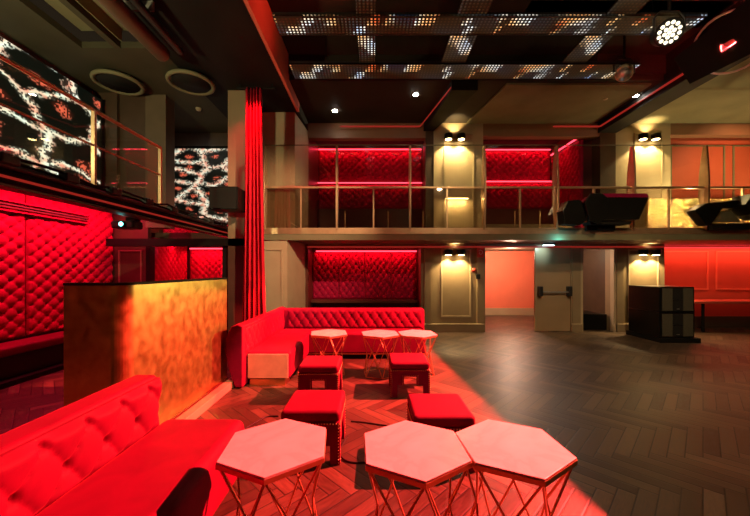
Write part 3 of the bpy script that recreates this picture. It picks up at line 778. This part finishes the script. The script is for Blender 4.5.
# emergency light
t = thing('emergency_light', 'small bluish white emergency light above the push-bar door', 'emergency light', (4.2, YS+.3, ZU))
MB().box(4.02, 4.3, 7.78, 7.86, 2.11, ZU).build('housing', 'greyblack', t)
MB().box(4.04, 4.28, 7.79, 7.85, 2.10, 2.11).build('lens', 'tealwhite', t)
spot((4.16, 7.82, 2.08), (4.15, 8.15, 1.95), 9, (.5, .85, 1), 80, 1, .03)
spot((3.75, 6.2, 1.95), (3.9, 7.5, 2.2), .0001, (.2, .9, 1), 60, .8, .04)
point((3.95, 6.93, 2.12), 3.5, (.15, .75, .9), .03)
# black step box in doorway
tag(bx(5.18, 5.92, 8.35, 9.2, 0, .40).build('storage_box', 'blackgloss', bevel=.01), 'low black box filling the bottom of the dark doorway', 'box')

# ------------------------------------------------------------------ sub stack
def sub(z, label):
    t = thing('subwoofer', label, 'speaker', (6.4, 7.2, z), 0, 'stacked black subwoofers')
    MB().box(6.0, 6.74, 6.92, 7.75, z, z+.53).build('cabinet', 'blackgloss', t, bevel=.008)
    for a, b in ((6.06, 6.27), (6.5, 6.7)):
        MB().box(a, b, 6.905, 6.92, z+.03, z+.5).build('grille', 'greygrille', t)
    MB().box(6.28, 6.49, 6.912, 6.92, z+.03, z+.26).box(6.28, 6.49, 6.912, 6.92, z+.28, z+.5).build('horn_panel', 'blackcloth', t)
    MB().box(6.28, 6.49, 6.9, 6.92, z+.262, z+.277).build('divider', 'greyblack', t)
    MB().box(6.36, 6.41, 6.9, 6.912, z+.06, z+.075).build('badge', 'steel', t)
sub(.1, 'lower black subwoofer of the stack before the right sconce pier')
sub(.635, 'upper black subwoofer of the stack before the right sconce pier')
tag(bx(5.98, 6.82, 6.86, 7.8, 0, .098).build('speaker_plinth', 'black', bevel=.005), 'black plinth under the stacked subwoofers', 'plinth')
# red table ledge
t = thing('wall_table', 'long red-lit narrow table along the panelled niche at the right edge', 'table', (9, 8.3, 0))
MB().box(7.28, 12.0, 8.0, 8.6, .70, .76).build('table_top', 'redpanel', t, bevel=.008)
for x in (7.85, 8.1, 9.6, 9.85, 11.4):
    MB().tube([(x, 8.1, 0), (x, 8.1, .7)], .03, 8).build('leg', 'black', t)
struct('baseboard_niche', bx(7.26, 12.1, 8.69, 8.72, 0, .3), 'brown')

# ------------------------------------------------------------------ angular black speakers on balcony edge
def angular(x0, label, s=1):
    """two hexagonal-ended cases side by side on a bracket"""
    t = thing('angular_speaker', label, 'speaker', (x0, 6.85, 2.45), 0, 'angular black speakers on the mezzanine edge')
    y0, y1 = 6.7, 7.0
    def P(pts): return [(x0+(a-600)*.0209*s, 1.52+(270-b)*.0209) for a, b in pts]
    MB().prism(P([(561, 212), (566, 202), (577, 201), (584, 206), (584, 222), (578, 226), (563, 225)]), y0+.05, y1, 'y').build('end_cap', 'blackgloss', t, bevel=.01)
    MB().prism(P([(590, 197), (640, 197), (643, 200), (634, 221), (592, 221), (581, 204)]), y0, y1, 'y').build('body', 'blackgloss', t, bevel=.01)
    MB().prism(P([(579, 204), (585, 196), (596, 196), (602, 201), (601, 216), (594, 226), (584, 222)]), y0-.06, y0, 'y').build('front_hexagon', 'blackgloss', t, bevel=.01)
    o = MB().prism(P([(592, 195.8), (641, 195.8), (643, 199.5), (603, 199.5)]), y0-.012, y0+.01, 'y').build('red_glow_strip', 'velvet', t); o['label'] = 'red light glow made as a strip'  # red light on the top edge put in as a coloured strip
    MB().prism(P([(588, 222), (630, 222), (628, 225), (590, 225)]), y0+.08, YS, 'y').box(x0-.2, x0+.4, 6.95, YS-.04, 2.36, 2.5).build('bracket', 'black', t)
angular(4.70, 'angular black speaker with a painted red glow on top, on the mezzanine edge')
t = thing('angular_speaker', 'angular black speaker on the mezzanine edge at the right border', 'speaker', (7.4, 6.85, 2.45), 0, 'angular black speakers on the mezzanine edge')
def Q(pts): return [((a-373)*.0209, 1.52+(270-b)*.0209) for a, b in pts]
MB().prism(Q([(690, 211), (702, 204), (734, 201), (740, 208), (718, 209), (706, 226), (702, 226)]), 6.8, 7.0, 'y').build('body', 'blackgloss', t, bevel=.008)
MB().prism(Q([(731, 207), (738, 196), (775, 196), (775, 220), (748, 220), (740, 216)]), 6.62, 7.0, 'y').build('front_hexagon', 'blackgloss', t, bevel=.01)
MB().prism(Q([(712, 222), (716, 211), (732, 210), (742, 222)]), 6.92, 6.98, 'y').build('rear_plate', 'olive', t)
MB().box(7.1, 7.9, 6.9, YS-.04, 2.36, 2.5).build('bracket', 'black', t)

# mezzanine back furnishings
tag(bx(6.65, 12.0, 7.98, 8.06, ZF, 3.25).build('sparkle_reflector', 'sparkle'), 'crinkled gold reflector added for sparkle behind the right part of the balustrade', 'added reflector')  # added panel standing in for reflected chandelier highlights
for i, (pxx, h, w_) in enumerate(((345, .5, 'leftmost one, just right of the second balustrade post'), (374, .55, 'taller one in the left booth bay'), (388, .5, 'just right of the taller one'), (423, .5, 'just left of the sconce pier'), (515, .5, 'left one in front of the right booth'), (540, .5, 'rightmost one, left of the angular speaker'))):
    x = (pxx-373)*7.5/330
    t = thing('stanchion', 'thin brass stanchion behind the balustrade glass, '+w_, 'post', (x, 7.5, ZF), 0, 'thin posts behind the balustrade')
    MB().lathe([(.09, 0), (.09, .015), (.015, .03)], (0, 0, 0), 14).build('base', 'gold', t, False)
    MB().tube([(0, 0, .02), (0, 0, h)], .014, 8).build('pole', 'rail', t, False)

# ------------------------------------------------------------------ ceiling: LED strips, downlights, fixtures
g = 'perforated light strips over the dance floor'
ZL = 4.9
def strip(x0, x1, y0, y1, label, m, z=ZL):
    t = thing('led_strip_panel', label, 'light panel', ((x0+x1)/2, (y0+y1)/2, z), 0, g)
    MB().box(x0, x1, y0, y1, z, z+.02).build('lamp_face', m, t)
    MB().box(x0, x1, y0, y0+.015, z-.004, z+.05).box(x0, x1, y1-.015, y1, z-.004, z+.05).build('side_rail', 'greyblack', t)
    for i in range(3):
        x = x0+(x1-x0)*(.1+.4*i); MB().tube([(x, (y0+y1)/2, z+.02), (x, (y0+y1)/2, 5.6)], .006, 5).build('hanger', 'black', t)
strip(-1.34, 4.45, 4.39, 4.75, 'nearer of the two perforated light strips crossing the view sideways', 'ledmesh')
strip(-1.38, 4.4, 5.42, 5.84, 'farther of the two perforated light strips crossing the view sideways', 'ledmesh')
strip(-.22, .03, 2.5, 5.8, 'leftmost lengthwise perforated light strip', 'ledmesh2', ZL+.03)
strip(1.12, 1.52, 2.5, 5.8, 'middle lengthwise perforated light strip', 'ledmesh2', ZL+.03)
strip(3.1, 3.5, 2.5, 5.8, 'rightmost lengthwise perforated light strip', 'ledmesh2', ZL+.03)
for (x, y, z, lb) in ((-.86, 7.5, ZT, 'bright ceiling downlight nearest the curtain side, above the left red booth'), (.88, 6.8, ZT, 'bright ceiling downlight just under the light strips'),
                  (3.65, 7.72, ZT, 'bright ceiling downlight above the right red booth'), (5.45, 6.85, ZT, 'bright ceiling downlight beside the large dark beam'), (-4.95+.45, 7.1, 4.95, 'bright ceiling downlight over the left gallery')):
    t = thing('downlight', lb, 'ceiling lamp', (x, y, z), 0, 'round recessed downlights')
    MB().lathe([(.06, -.012), (.06, 0)], (0, 0, 0), 18).build('bezel', 'greyblack', t, False)
    MB().lathe([(.055, -.018), (.055, -.0125)], (0, 0, 0), 16).build('bulb', 'lampwhite', t, False)
    l = spot((0, 0, 0), (0, 0, -1), 22, (1, .85, .6), 70, .6, .03); l.parent = t; l.location = (0, 0, -.03); l.rotation_euler = (0, 0, 0)
for (x, y, z, lb) in ((4.88, 6.93, ZT, 'small round smoke detector left of the big beam'), (-3.7, 7.0, 4.95, 'small round smoke detector over the left gallery')):
    tag(MB().lathe([(.02, -.05), (.045, -.045), (.06, -.01), (.06, 0)], (x, y, z), 16).build('smoke_detector', 'beige'), lb, 'smoke detector')
for x, lb in ((-4.55, 'left one of two large dark ring speakers under the gallery ceiling'), (-3.25, 'right one of two large dark ring speakers under the gallery ceiling')):
    t = thing('ring_speaker', lb, 'speaker', (x, 5.9, 4.9), 0, 'round ring speakers over the gallery')
    c = [(x+.36*math.cos(a*PI/16), 5.9+.36*math.sin(a*PI/16), 4.86) for a in range(32)]
    MB().tube(c, .035, 8, closed=True).build('ring', 'olive', t)
    MB().lathe([(.3, 4.84), (.3, 4.949)], (x, 5.9, 0), 24).build('cone', 'black', t)
# duct
t = thing('ceiling_duct', 'brown metal duct running along the left ceiling', 'duct', (-3.0, 3, 4.7))
MB().tube([(-3.12, -1, 4.72), (-3.12, 4.9, 4.72)], .11, 16).build('pipe', 'brown', t)
MB().tube([(-2.86, -1, 4.76), (-2.86, 4.9, 4.76)], .05, 12).build('conduit', 'greyblack', t)
for y in (1.5, 2.9, 4.2): MB().box(-3.25, -2.8, y, y+.03, 4.83, 4.95).build('strap', 'steel', t)
# lit par lamp
def yoke(c, r, up, t):
    x, y, z = c
    P = [(x-r, y, z), (x-r, y, z+r*.9), (x-r*.6, y, z+r*1.35), (x+r*.6, y, z+r*1.35), (x+r, y, z+r*.9), (x+r, y, z)]
    MB().tube(P, .014, 6).build('yoke', 'greyblack', t)
    MB().tube([(x, y, z+r*1.35), (x, y, up)], .02, 8).build('hanging_pipe', 'black', t)
c = (3.68, 4.1, 4.47); ax = Vector((-.35, -1, -.55)).normalized()
t = thing('par_lamp', 'round stage lamp with a cluster of bright lenses under the ceiling', 'stage light', c)
MB().lathe([(.09, -.28), (.13, -.2), (.15, -.02), (.155, 0)], c, 24, ax).build('housing', 'greyblack', t)
face = MB(); q = Vector((0, 0, 1)).rotation_difference(ax)
for rr, n in ((0, 1), (.05, 6), (.105, 12)):
    for k in range(n):
        a = 2*PI*k/n; p = Vector(c)+q @ Vector((rr*math.cos(a), rr*math.sin(a), .004)); face.lathe([(.022, 0), (.022, .006)], p, 10, ax)
face.build('lens_cluster', 'parwhite', t)
yoke(c, .19, 5.6, t)
# second moving head, beige
c = (4.15, 5.45, 4.78); ax = Vector((-.5, -.6, -.5)).normalized()
t = thing('moving_head_lamp', 'pale stage lamp head hanging on a short pipe near the right light strip', 'stage light', c)
MB().lathe([(.07, -.16), (.12, -.12), (.13, .05), (.11, .14)], c, 18, ax).build('head', 'beige', t)
MB().lathe([(.095, .14), (.095, .15)], c, 18, ax).build('lens', 'cyan' if 0 else 'steel', t)
yoke(c, .17, 5.6, t)
# key fixture with shutters
K = Vector(KEY); tgt = Vector((-.6, 2.6, 0)); ax = (tgt-K).normalized()
t = thing('profile_spotlight', 'large round black stage light at the upper right edge, aimed at the sofas', 'stage light', KEY)
MB().lathe([(.1, -.55), (.17, -.5), (.19, -.22), (.19, -.16)], K, 24, ax).build('housing', 'black', t)
D = .16; ctr = K+ax*D
def hit(p):
    d = (Vector(p)-K); return K+d*(D/d.dot(ax))
A, B, Cc, E = hit((1.53, .9, 0)), hit((1.10, 6.75, 0)), hit((-4.6, 6.75, 0)), hit((-4.6, -2.0, 0))
inner = [A, B, Cc, E]; outer = [ctr+(p-ctr).normalized()*.62 for p in inner]
for i in range(4):
    a, b, c2, d2 = inner[i], inner[(i+1) % 4], outer[(i+1) % 4], outer[i]
    n = ax*.004
    MB().add([a, b, c2, d2, a+n, b+n, c2+n, d2+n], [(0, 1, 2, 3), (7, 6, 5, 4), (0, 4, 5, 1), (1, 5, 6, 2), (2, 6, 7, 3), (3, 7, 4, 0)]).build('shutter_blade', 'black', t)
rim = []
q = Vector((0, 0, 1)).rotation_difference(ax)
for k in range(28): rim.append(ctr+q @ Vector((.40*math.cos(2*PI*k/28), .40*math.sin(2*PI*k/28), -.01)))
MB().tube(rim, .014, 6, closed=True).build('rim', 'steel', t)
MB().tube([K-ax*.3, (K.x+.2, K.y+.1, 5.6)], .02, 8).build('hanging_pipe', 'black', t)
# dark moving head top right
c = (4.9, 3.85, 4.95)
t = thing('moving_head_lamp', 'dark stage lamp at the very top right corner', 'stage light', c)
MB().lathe([(.1, -.2), (.15, -.12), (.15, .1), (.12, .16)], c, 18, (-.3, -.6, -.7)).build('head', 'greyblack', t)
yoke(c, .2, 5.6, t)
